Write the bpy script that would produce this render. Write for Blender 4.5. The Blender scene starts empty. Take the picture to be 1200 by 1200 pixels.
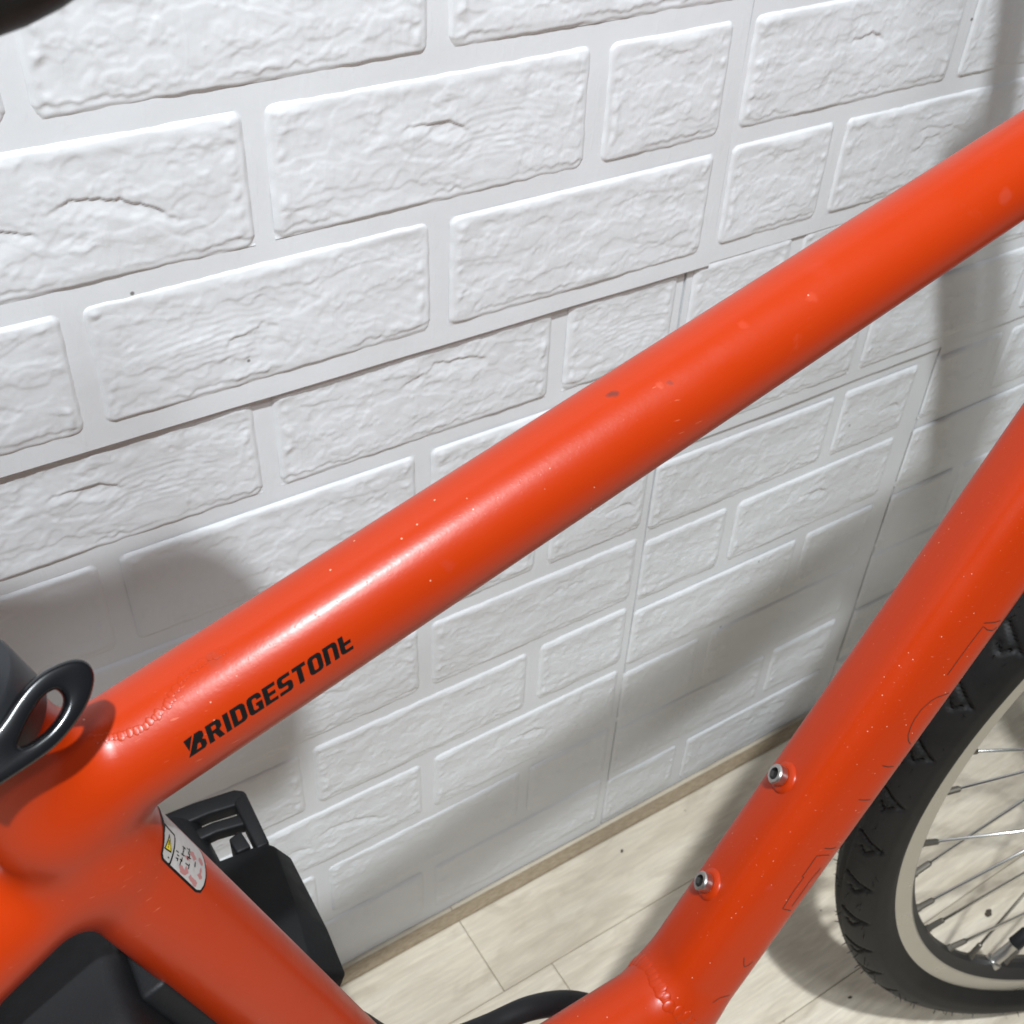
import bpy, bmesh, math, random
import numpy as np
from mathutils import Vector, Matrix, noise

R = math.radians
rnd = random.Random(7)
scene = bpy.context.scene
COL = scene.collection

# ------------------------------------------------------------------ camera
YAW, PITCH, ROLL = R(34.252), R(40.544), R(2.934)
fw = Vector((math.sin(YAW) * math.cos(PITCH), math.cos(YAW) * math.cos(PITCH), -math.sin(PITCH)))
rt0 = Vector((math.cos(YAW), -math.sin(YAW), 0))
up0 = rt0.cross(fw)
rt = math.cos(ROLL) * rt0 + math.sin(ROLL) * up0
upv = -math.sin(ROLL) * rt0 + math.cos(ROLL) * up0
cd = bpy.data.cameras.new('camera')
cam = bpy.data.objects.new('camera', cd)
COL.objects.link(cam)
cam.matrix_world = Matrix(((rt.x, upv.x, -fw.x, 0.0), (rt.y, upv.y, -fw.y, -0.4402),
                           (rt.z, upv.z, -fw.z, 0.8904), (0, 0, 0, 1)))
cd.sensor_width = 36.0
cd.lens = 1337.67 / 1200 * 36
cd.clip_start, cd.clip_end = 0.01, 50
cd.dof.use_dof = True
cd.dof.focus_distance = 0.40
cd.dof.aperture_fstop = 30
scene.camera = cam

# ------------------------------------------------------------------ light (ceiling lamps of the shop)
w = bpy.data.worlds.new('World')
scene.world = w
w.use_nodes = True
w.node_tree.nodes['Background'].inputs[0].default_value = (0.90, 0.95, 1.0, 1)
w.node_tree.nodes['Background'].inputs[1].default_value = 0.12


def area(name, loc, target, power, sx, sy, color):
    l = bpy.data.lights.new(name, 'AREA')
    l.shape = 'RECTANGLE'
    l.size, l.size_y = sx, sy
    l.energy = power
    l.color = color
    o = bpy.data.objects.new(name, l)
    COL.objects.link(o)
    o.location = loc
    d = Vector(target) - Vector(loc)
    o.rotation_euler = d.to_track_quat('-Z', 'Y').to_euler()
    return o


area('ceiling_lamp', (-0.22, -0.92, 2.45), (0.25, -0.2, 0.5), 57, 0.06, 0.06, (0.89, 0.95, 1.0))
area('ceiling_panel_lamp', (-0.22, -1.46, 2.60), (0.25, -0.2, 0.5), 16, 0.28, 0.22, (0.89, 0.95, 1.0))

scene.view_settings.view_transform = 'Standard'
scene.view_settings.look = 'None'
scene.view_settings.exposure = 0.0
scene.view_settings.gamma = 1.0
scene.view_settings.use_curve_mapping = False
scene.render.engine = 'CYCLES'
scene.cycles.max_bounces = 6
scene.cycles.diffuse_bounces = 4
scene.render.resolution_x = scene.render.resolution_y = 1024


# ------------------------------------------------------------------ helpers
def tag(o, label=None, cat=None, group=None, kind=None):
    if label: o['label'] = label
    if cat: o['category'] = cat
    if group: o['group'] = group
    if kind: o['kind'] = kind
    return o


def link(name, me, parent=None, mat=None):
    o = bpy.data.objects.new(name, me)
    COL.objects.link(o)
    if parent: o.parent = parent
    if mat is not None and me is not None and not me.materials:
        for m in (mat if isinstance(mat, (list, tuple)) else [mat]): me.materials.append(m)
    return o


def mesh(name, V, F, smooth=True):
    me = bpy.data.meshes.new(name)
    me.from_pydata([tuple(v) for v in V], [], [tuple(f) for f in F])
    me.update()
    if smooth: me.polygons.foreach_set('use_smooth', [True] * len(me.polygons))
    return me


def bm_mesh(name, bm, smooth=False):
    bmesh.ops.recalc_face_normals(bm, faces=bm.faces)
    me = bpy.data.meshes.new(name)
    bm.to_mesh(me)
    bm.free()
    if smooth: me.polygons.foreach_set('use_smooth', [True] * len(me.polygons))
    return me


def box_bm(bm, lo, hi, bevel=0.0, seg=2, M=None):
    r = bmesh.ops.create_cube(bm, size=1)
    vs = r['verts']
    for v in vs:
        v.co = Vector([lo[i] + (v.co[i] + .5) * (hi[i] - lo[i]) for i in range(3)])
    if bevel:
        es = list({e for v in vs for e in v.link_edges})
        r = bmesh.ops.bevel(bm, geom=es, offset=bevel, segments=seg, affect='EDGES', profile=.5)
        vs = list({v for f in r['faces'] for v in f.verts} | {v for v in vs if v.is_valid})
    if M is not None:
        for v in vs: v.co = M @ v.co
    return vs


def prism_bm(bm, poly, z0, z1, holes=(), bevel=0.0):
    """extrude an outline (list of (x,y)), with optional holes of equal vertex count for a ring"""
    n = len(poly)
    if holes:
        h = holes[0]
        ov = [[bm.verts.new((x, y, z)) for x, y in poly] for z in (z0, z1)]
        hv = [[bm.verts.new((x, y, z)) for x, y in h] for z in (z0, z1)]
        for i in range(n):
            j = (i + 1) % n
            bm.faces.new((ov[0][i], ov[0][j], ov[1][j], ov[1][i]))
            bm.faces.new((hv[0][j], hv[0][i], hv[1][i], hv[1][j]))
            bm.faces.new((ov[1][i], ov[1][j], hv[1][j], hv[1][i]))
            bm.faces.new((ov[0][j], ov[0][i], hv[0][i], hv[0][j]))
    else:
        a = [bm.verts.new((x, y, z0)) for x, y in poly]
        b = [bm.verts.new((x, y, z1)) for x, y in poly]
        bm.faces.new(a[::-1])
        bm.faces.new(b)
        for i in range(n):
            j = (i + 1) % n
            bm.faces.new((a[i], a[j], b[j], b[i]))
    if bevel:
        bmesh.ops.recalc_face_normals(bm, faces=bm.faces)
        es = [e for e in bm.edges if len(e.link_faces) == 2 and e.calc_face_angle(0) > .9]
        bmesh.ops.bevel(bm, geom=es, offset=bevel, segments=3, affect='EDGES', profile=.5)


def sweep(pts, radii, seg=16, close=True):
    """tube along points with given radii"""
    pts = [Vector(q) for q in pts]
    V, F = [], []
    n = len(pts)
    ref = Vector((0.13, 0.3, 1)).normalized()
    for i, q in enumerate(pts):
        t = (pts[min(i + 1, n - 1)] - pts[max(i - 1, 0)]).normalized()
        e1 = (ref - ref.dot(t) * t).normalized()
        ref = e1
        e2 = t.cross(e1)
        r = radii[i] if isinstance(radii, (list, tuple)) else radii
        for k in range(seg):
            a = 2 * math.pi * k / seg
            V.append(q + r * (math.cos(a) * e1 + math.sin(a) * e2))
    for i in range(n - 1):
        for k in range(seg):
            k2 = (k + 1) % seg
            F.append((i * seg + k, i * seg + k2, (i + 1) * seg + k2, (i + 1) * seg + k))
    if close:
        F.append(tuple(range(seg))[::-1])
        F.append(tuple((n - 1) * seg + k for k in range(seg)))
    return V, F


def revolve(profile, axis_pt, axis, seg=48):
    """lathe profile [(h, r)] about an axis"""
    A = Vector(axis_pt)
    t = Vector(axis).normalized()
    ref = Vector((1, 0, 0)) if abs(t.x) < .8 else Vector((0, 0, 1))
    e1 = (ref - ref.dot(t) * t).normalized()
    e2 = t.cross(e1)
    V, F = [], []
    for h, r in profile:
        for k in range(seg):
            a = 2 * math.pi * k / seg
            V.append(A + h * t + max(r, 1e-5) * (math.cos(a) * e1 + math.sin(a) * e2))
    for i in range(len(profile) - 1):
        for k in range(seg):
            k2 = (k + 1) % seg
            F.append((i * seg + k, i * seg + k2, (i + 1) * seg + k2, (i + 1) * seg + k))
    return V, F


def sharp(me, ang=R(35)):
    me.polygons.foreach_set('use_smooth', [True] * len(me.polygons))
    me.set_sharp_from_angle(angle=ang)
    return me


# ------------------------------------------------------------------ materials
class NT:
    def __init__(s, name):
        s.m = bpy.data.materials.new(name)
        s.m.use_nodes = True
        s.t = s.m.node_tree
        s.b = s.t.nodes['Principled BSDF']

    def n(s, kind, **kw):
        nd = s.t.nodes.new(kind)
        for k, v in kw.items():
            if k.startswith('i_'):
                key = k[2:]
                nd.inputs[int(key) if key.isdigit() else key.replace('_', ' ')].default_value = v
            else:
                setattr(nd, k, v)
        return nd

    def l(s, a, b): s.t.links.new(a, b)

    def ramp(s, src, stops, interp='LINEAR'):
        r = s.n('ShaderNodeValToRGB')
        r.color_ramp.interpolation = interp
        el = r.color_ramp.elements
        while len(el) < len(stops): el.new(.5)
        for e, (p, c) in zip(el, stops):
            e.position = p
            e.color = c if len(c) == 4 else (*c, 1)
        s.l(src, r.inputs[0])
        return r.outputs[0]

    def noise(s, scale, detail=3, vec=None, rough=.5, dist=0):
        nd = s.n('ShaderNodeTexNoise')
        nd.inputs['Scale'].default_value = scale
        nd.inputs['Detail'].default_value = detail
        nd.inputs['Roughness'].default_value = rough
        nd.inputs['Distortion'].default_value = dist
        if vec is not None: s.l(vec, nd.inputs['Vector'])
        return nd.outputs[0]

    def mix(s, fac, a, b, mode='MIX'):
        m = s.n('ShaderNodeMix', data_type='RGBA', blend_type=mode)
        for sock, v in ((m.inputs[0], fac), (m.inputs[6], a), (m.inputs[7], b)):
            if hasattr(v, 'is_linked'): s.l(v, sock)
            elif isinstance(v, (int, float)): sock.default_value = v
            else: sock.default_value = (*v, 1) if len(v) == 3 else v
        return m.outputs[2]

    def math(s, op, a, b=None, clamp=False):
        m = s.n('ShaderNodeMath', operation=op, use_clamp=clamp)
        for i, v in enumerate((a, b)):
            if v is None: continue
            if hasattr(v, 'is_linked'): s.l(v, m.inputs[i])
            else: m.inputs[i].default_value = v
        return m.outputs[0]

    def bump(s, src, strength, dist, prev=None):
        b = s.n('ShaderNodeBump')
        b.inputs['Strength'].default_value = strength
        b.inputs['Distance'].default_value = dist
        s.l(src, b.inputs['Height'])
        if prev is not None: s.l(prev, b.inputs['Normal'])
        return b.outputs[0]

    def pos(s): return s.n('ShaderNodeNewGeometry').outputs['Position']

    def mapped(s, vec, scale, loc=(0, 0, 0), rot=(0, 0, 0)):
        m = s.n('ShaderNodeMapping')
        m.inputs['Scale'].default_value = scale
        m.inputs['Location'].default_value = loc
        m.inputs['Rotation'].default_value = rot
        s.l(vec, m.inputs['Vector'])
        return m.outputs[0]


def simple(name, col, rough=.5, metal=0.0, coat=0.0, bump=None, spec=.5):
    t = NT(name)
    t.b.inputs['Base Color'].default_value = (*col, 1)
    t.b.inputs['Roughness'].default_value = rough
    t.b.inputs['Metallic'].default_value = metal
    t.b.inputs['Coat Weight'].default_value = coat
    t.b.inputs['Specular IOR Level'].default_value = spec
    if bump:
        sc, st, d = bump
        t.l(t.bump(t.noise(sc, 4, t.pos()), st, d), t.b.inputs['Normal'])
        rr = t.noise(sc * .2, 3, t.pos())
        mr = t.n('ShaderNodeMapRange')
        mr.inputs['To Min'].default_value = max(rough - .1, .03)
        mr.inputs['To Max'].default_value = min(rough + .12, 1)
        t.l(rr, mr.inputs['Value'])
        t.l(mr.outputs[0], t.b.inputs['Roughness'])
    return t.m


def foam_mat():
    t = NT('white_foam')
    p = t.pos()
    big = t.noise(7, 4, p, .6)
    c = t.ramp(big, [(.3, (.76, .77, .775)), (.62, (.82, .835, .845))])
    # grey-brown scuffs and grime specks
    sc = t.noise(38, 5, p, .7, .6)
    m = t.ramp(sc, [(.66, (0, 0, 0)), (.80, (1, 1, 1))])
    m2 = t.math('MULTIPLY', m, .35)
    c = t.mix(m2, c, (.52, .49, .44))
    vo = t.n('ShaderNodeTexVoronoi', i_Scale=28.0)
    t.l(p, vo.inputs['Vector'])
    sp = t.ramp(vo.outputs['Distance'], [(.018, (1, 1, 1)), (.034, (0, 0, 0))])
    wn = t.math('GREATER_THAN', t.noise(9, 1, p), .56)
    c = t.mix(t.math('MULTIPLY', t.math('MULTIPLY', sp, wn), .8), c, (.10, .085, .07))
    t.l(c, t.b.inputs['Base Color'])
    t.b.inputs['Roughness'].default_value = .46
    t.b.inputs['Specular IOR Level'].default_value = .4
    fine = t.math('MULTIPLY', t.noise(500, 2, p, .6), .10)
    mid = t.math('MULTIPLY', t.noise(95, 3, p, .6), .55)
    st = t.noise(1, 2, t.mapped(p, (240, 40, 50), rot=(0, R(38), 0)), .5)
    drag = t.math('MULTIPLY', t.ramp(st, [(.57, (0, 0, 0)), (.66, (1, 1, 1))]), .18)
    t.l(t.bump(t.math('ADD', t.math('ADD', fine, mid), drag), .30, .0008), t.b.inputs['Normal'])
    return t.m


def paint_mat():
    t = NT('orange_paint')
    p = t.pos()
    base = (.47, .034, .0013)
    v = t.noise(24, 3, p)
    c = t.mix(t.math('MULTIPLY', v, .25), base, (.40, .022, .0010))
    # scuffed patches
    m = t.ramp(t.noise(60, 5, p, .65, .8), [(.66, (0, 0, 0)), (.76, (1, 1, 1))])
    c = t.mix(t.math('MULTIPLY', m, .25), c, (.52, .075, .035))
    # pale chips
    vo = t.n('ShaderNodeTexVoronoi', i_Scale=210.0)
    t.l(p, vo.inputs['Vector'])
    sp = t.ramp(vo.outputs['Distance'], [(.035, (1, 1, 1)), (.075, (0, 0, 0))])
    wn = t.math('GREATER_THAN', t.noise(21, 2, p), .54)
    chip = t.math('MULTIPLY', sp, wn)
    c = t.mix(t.math('MULTIPLY', chip, .75), c, (.85, .50, .35))
    # short pale scratches where things rubbed the frame
    sl = t.noise(1, 2, t.mapped(p, (150, 900, 1100), rot=(R(15), R(-40), R(25))), .5)
    sm = t.math('MULTIPLY', t.ramp(sl, [(.70, (0, 0, 0)), (.76, (1, 1, 1))]), t.math('GREATER_THAN', t.noise(16, 2, t.mapped(p, (1, 1, 1), (7, 3, 1))), .54))
    c = t.mix(t.math('MULTIPLY', sm, .45), c, (.75, .22, .12))
    vo2 = t.n('ShaderNodeTexVoronoi', i_Scale=60.0)
    t.l(p, vo2.inputs['Vector'])
    sp2 = t.ramp(vo2.outputs['Distance'], [(.03, (1, 1, 1)), (.055, (0, 0, 0))])
    wn2 = t.math('GREATER_THAN', t.noise(14, 2, t.mapped(p, (1, 1, 1), (3, 1, 2))), .62)
    dk = t.math('MULTIPLY', sp2, wn2)
    c = t.mix(t.math('MULTIPLY', dk, .75), c, (.22, .03, .015))
    # single marks, where they are on the tube: (centre, radius, colour, strength)
    wob = t.n('ShaderNodeVectorMath', operation='SCALE')
    nz = t.n('ShaderNodeTexNoise')
    nz.inputs['Scale'].default_value = 260
    t.l(p, nz.inputs['Vector'])
    t.l(nz.outputs['Color'], wob.inputs[0])
    wob.inputs['Scale'].default_value = .004
    pv = t.n('ShaderNodeVectorMath', operation='ADD')
    t.l(p, pv.inputs[0])
    t.l(wob.outputs[0], pv.inputs[1])
    for (ctr, rad, colr, st) in MARKS:
        d = t.n('ShaderNodeVectorMath', operation='DISTANCE')
        t.l(pv.outputs[0], d.inputs[0])
        d.inputs[1].default_value = tuple(q + .002 for q in ctr)
        mk = t.ramp(t.math('DIVIDE', d.outputs['Value'], rad), [(.45, (1, 1, 1)), (.95, (0, 0, 0))])
        c = t.mix(t.math('MULTIPLY', mk, st), c, colr)
    t.l(c, t.b.inputs['Base Color'])
    rr = t.ramp(t.noise(45, 4, p, .6), [(.3, (.34, .34, .34)), (.7, (.48, .48, .48))])
    t.l(rr, t.b.inputs['Roughness'])
    t.b.inputs['Coat Weight'].default_value = .30
    t.b.inputs['Coat Roughness'].default_value = .26
    t.b.inputs['Specular IOR Level'].default_value = .16
    peel = t.noise(420, 2, p, .6)
    s1 = t.noise(1, 2, t.mapped(p, (1500, 1500, 130), rot=(R(20), R(35), 0)), .5)
    scr = t.math('MULTIPLY', t.ramp(s1, [(.66, (0, 0, 0)), (.74, (1, 1, 1))]), .8)
    hgt = t.math('SUBTRACT', t.math('ADD', peel, scr), t.math('MULTIPLY', chip, 2.0))
    b1 = t.bump(hgt, .10, .0004)
    t.l(b1, t.b.inputs['Normal'])
    t.l(b1, t.b.inputs['Coat Normal'])
    return t.m


def plank_mat():
    t = NT('pale_wood_floor')
    oi = t.n('ShaderNodeObjectInfo')
    p = t.pos()
    off = t.n('ShaderNodeVectorMath', operation='SCALE')
    cmb = t.n('ShaderNodeCombineXYZ')
    t.l(oi.outputs['Random'], cmb.inputs[0]); t.l(oi.outputs['Random'], cmb.inputs[1])
    t.l(cmb.outputs[0], off.inputs[0]); off.inputs['Scale'].default_value = 31.0
    ad = t.n('ShaderNodeVectorMath', operation='ADD')
    t.l(p, ad.inputs[0]); t.l(off.outputs[0], ad.inputs[1])
    v = ad.outputs[0]
    g1 = t.noise(1, 5, t.mapped(v, (7, 46, 20)), .6, .8)
    g2 = t.noise(1, 6, t.mapped(v, (26, 260, 90)), .65, .5)
    c = t.ramp(g1, [(.25, (.57, .485, .365)), (.46, (.76, .67, .53)), (.70, (.83, .755, .615))])
    c = t.mix(t.ramp(g2, [(.42, (.35, .35, .35)), (.66, (0, 0, 0))]), c, (.40, .35, .28), 'MIX')
    dark = t.ramp(t.noise(1, 4, t.mapped(v, (16, 42, 20), (5, 2, 0)), .6, 1.2), [(.52, (0, 0, 0)), (.74, (.5, .5, .5))])
    c = t.mix(dark, c, (.40, .325, .235))
    tint = t.math('MULTIPLY', oi.outputs['Random'], .22)
    c = t.mix(tint, c, (.50, .43, .33))
    vo = t.n('ShaderNodeTexVoronoi', i_Scale=42.0)
    t.l(p, vo.inputs['Vector'])
    sp = t.ramp(vo.outputs['Distance'], [(.02, (1, 1, 1)), (.05, (0, 0, 0))])
    c = t.mix(t.math('MULTIPLY', t.math('MULTIPLY', sp, t.math('GREATER_THAN', t.noise(11, 1, p), .55)), .7), c, (.12, .09, .06))
    t.l(c, t.b.inputs['Base Color'])
    t.b.inputs['Roughness'].default_value = .42
    b = t.bump(g2, .12, .0008)
    t.l(b, t.b.inputs['Normal'])
    return t.m


def rubber_mat():
    t = NT('tyre_rubber')
    p = t.pos()
    c = t.ramp(t.noise(30, 5, p, .65), [(.35, (.005, .0048, .0048)), (.75, (.013, .012, .011))])
    t.l(c, t.b.inputs['Base Color'])
    t.b.inputs['Roughness'].default_value = .62
    t.b.inputs['Specular IOR Level'].default_value = .3
    t.l(t.bump(t.noise(600, 3, p), .2, .0005), t.b.inputs['Normal'])
    return t.m


def rope_mat():
    t = NT('beige_strip')
    p = t.pos()
    wv = t.noise(1, 3, t.mapped(p, (160, 900, 500)), .6)
    c = t.ramp(wv, [(.3, (.24, .18, .11)), (.7, (.38, .30, .20))])
    t.l(c, t.b.inputs['Base Color'])
    t.b.inputs['Roughness'].default_value = .8
    t.l(t.bump(wv, .5, .0015), t.b.inputs['Normal'])
    return t.m


# frame geometry: axis points of the tubes, metres (x along the wall, y to the wall, z up)
T1, T2 = np.array([.0883, -.2275, .6578]), np.array([.3548, -.2204, .7331])
TT = (T2 - T1) / np.linalg.norm(T2 - T1)
S2_, S1_ = np.array([.0423, -.2416, .5093]), np.array([.0181, -.2347, .5825])
TS = (S1_ - S2_) / np.linalg.norm(S1_ - S2_)
D1, D2 = np.array([.2777, -.2535, .3843]), np.array([.3880, -.2397, .5292])
TD = (D2 - D1) / np.linalg.norm(D2 - D1)
R_TOP, R_SEAT, R_DOWN = .0162, .0175, .0248


def basis(T, ref):
    e1 = np.array(ref, float) - np.dot(ref, T) * T
    e1 /= np.linalg.norm(e1)
    return e1, np.cross(T, e1)


BAS = {'top': (T1, TT, R_TOP) + basis(TT, (0, 0, 1)),
       'seat': (S2_, TS, R_SEAT) + basis(TS, (0, -1, 0)),
       'down': (D1, TD, R_DOWN) + basis(TD, (0, 0, 1))}


def on_tube(which, s, deg, lift=0.0):
    A, T, r, e1, e2 = BAS[which]
    a = math.radians(deg)
    return A + s * T + (r + lift) * (math.cos(a) * e1 + math.sin(a) * e2)


MARKS = []
for s, d, rad, colr, st in ((.0992, 5, .0022, (.16, .03, .02), .85), (.1785, 9.6, .0045, (.48, .05, .02), .22),
                            (.1696, 37, .0022, (.62, .09, .04), .3), (.1326, 31, .0045, (.48, .05, .02), .22),
                            (.2504, 61, .0035, (.50, .08, .05), .3), (.1120, 24, .0016, (.66, .12, .06), .35),
                            (.1150, 30, .0014, (.2, .03, .02), .6), (.030, 60, .0028, (.46, .05, .03), .25),
                            (.146, 20, .0020, (.60, .08, .04), .3), (-.036, 12, .003, (.30, .05, .03), .3)):
    MARKS.append((tuple(on_tube('top', s, d)), rad, colr, st))
for s, d, rad, colr, st in ((.018, 38, .004, (.55, .07, .05), .4), (.046, 42, .004, (.55, .07, .05), .4),
                            (.125, 42, .004, (.58, .08, .05), .4), (.137, 46, .003, (.58, .08, .05), .4)):
    MARKS.append((tuple(on_tube('down', s, d)), rad, colr, st))

M_FOAM = foam_mat()
M_PAINT = paint_mat()
M_PLANK = plank_mat()
M_RUBBER = rubber_mat()
M_ROPE = rope_mat()
M_PLASTER = simple('grey_plaster', (.09, .085, .08), .9)
M_GAP = simple('dark_subfloor', (.50, .44, .34), .9)
M_BLACK = simple('matt_black_plastic', (.011, .011, .012), .52, bump=(900, .25, .0004), spec=.25)
M_GREY = simple('dark_grey_plastic', (.009, .0095, .010), .58, bump=(700, .3, .0005), spec=.22)
M_GLOSS = simple('gloss_black', (.005, .005, .006), .24, coat=.25, bump=(120, .04, .0006))
M_POST = simple('dark_anodised', (.026, .027, .030), .45, metal=.3, bump=(500, .1, .0003))
M_STEEL = simple('steel', (.52, .51, .49), .33, metal=1.0, bump=(600, .2, .0003))
M_SPOKE = simple('spoke_steel', (.62, .61, .58), .25, metal=1.0)
M_ALU = simple('brushed_alloy', (.54, .53, .50), .30, metal=1.0, bump=(300, .15, .0003))
M_BED = simple('rim_bed_black', (.022, .020, .019), .5)
M_NIP = simple('dull_brass', (.16, .145, .12), .45, metal=.8)
M_INK = simple('black_ink', (.006, .005, .005), .55, spec=.2)
M_LINE = simple('worn_black_line', (.035, .018, .012), .5)
M_WHITE = simple('label_white', (.50, .48, .46), .5, bump=(500, .5, .0004))
M_PINK = simple('label_red', (.46, .20, .19), .5)
M_YELLOW = simple('label_yellow', (.80, .62, .02), .45)

# ------------------------------------------------------------------ wall and floor
def plane_box(name, lo, hi, mat, parent=None):
    bm = bmesh.new()
    box_bm(bm, lo, hi)
    return link(name, bm_mesh(name, bm), parent, mat)


wall = plane_box('wall', (-1.2, .0165, 0), (2.3, .10, 1.7), M_PLASTER)
tag(wall, kind='structure')
floor = plane_box('floor', (-1.2, -1.9, -.05), (2.3, .10, -.0035), M_GAP)
tag(floor, kind='structure')

PW = .136
plank_len = .92
bm = bmesh.new()
box_bm(bm, (0, 0, -.003), (plank_len - .0005, PW - .0005, 0), bevel=.0004, seg=1)
plank_me = bm_mesh('plank', bm)
plank_me.materials.append(M_PLANK)
starts = {0: .263, 1: .309, 2: -.13, 3: .42, 4: .02}
for j in range(14):
    y0 = .058 - PW * (j + 1)          # seams at y = -.078, -.214, ...
    x0 = starts.get(j, (j * .37) % plank_len)
    while x0 > -1.2: x0 -= plank_len
    while x0 < 2.2:
        o = link('plank', plank_me, floor)
        o.location = (x0 + .0005, y0 + .0005, rnd.uniform(-.0001, .0001))
        x0 += plank_len

# beige bead along the foot of the wall
V, F = [], []
N = 240
for i in range(N + 1):
    x = -1.2 + 3.5 * i / N
    wv = .0004 * noise.noise(Vector((x * 9, 0, 0)))
    for (y, z) in ((.004, -.0005), (-.0062 + wv, -.0005), (-.0070 + wv, .0012), (-.0055 + wv, .0028), (-.002, .0036), (.004, .0034)):
        V.append((x, y, z))
for i in range(N):
    for k in range(5): F.append((i * 6 + k, (i + 1) * 6 + k, (i + 1) * 6 + k + 1, i * 6 + k + 1))
strip = link('edge_strip', mesh('edge_strip', V, F), None, M_ROPE)
tag(strip, 'narrow beige edging bead running along the foot of the white brick-pattern wall', 'edging strip')


# embossed bricks -----------------------------------------------------------
def sst(a, b, x):
    t = min(max((x - a) / (b - a), 0), 1)
    return t * t * (3 - 2 * t)


def perlin(x, y, seed):
    """gradient noise on arrays, about -1..1"""
    xi, yi = np.floor(x).astype(int), np.floor(y).astype(int)
    xf, yf = x - xi, y - yi

    def gr(ix, iy, dx, dy):
        h = (ix * 374761393 + iy * 668265263 + seed * 982451653) & 0xffffffff
        h = ((h ^ (h >> 13)) * 1274126177) & 0xffffffff
        a = ((h ^ (h >> 16)) & 0xffff) / 65535.0 * 2 * np.pi
        return np.cos(a) * dx + np.sin(a) * dy
    u, v = xf ** 3 * (xf * (xf * 6 - 15) + 10), yf ** 3 * (yf * (yf * 6 - 15) + 10)
    a = gr(xi, yi, xf, yf) * (1 - u) + gr(xi + 1, yi, xf - 1, yf) * u
    b = gr(xi, yi + 1, xf, yf - 1) * (1 - u) + gr(xi + 1, yi + 1, xf - 1, yf - 1) * u
    return (a * (1 - v) + b * v) * 1.5


def ss(a, b, x):
    t = np.clip((x - a) / (b - a), 0, 1)
    return t * t * (3 - 2 * t)


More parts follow.
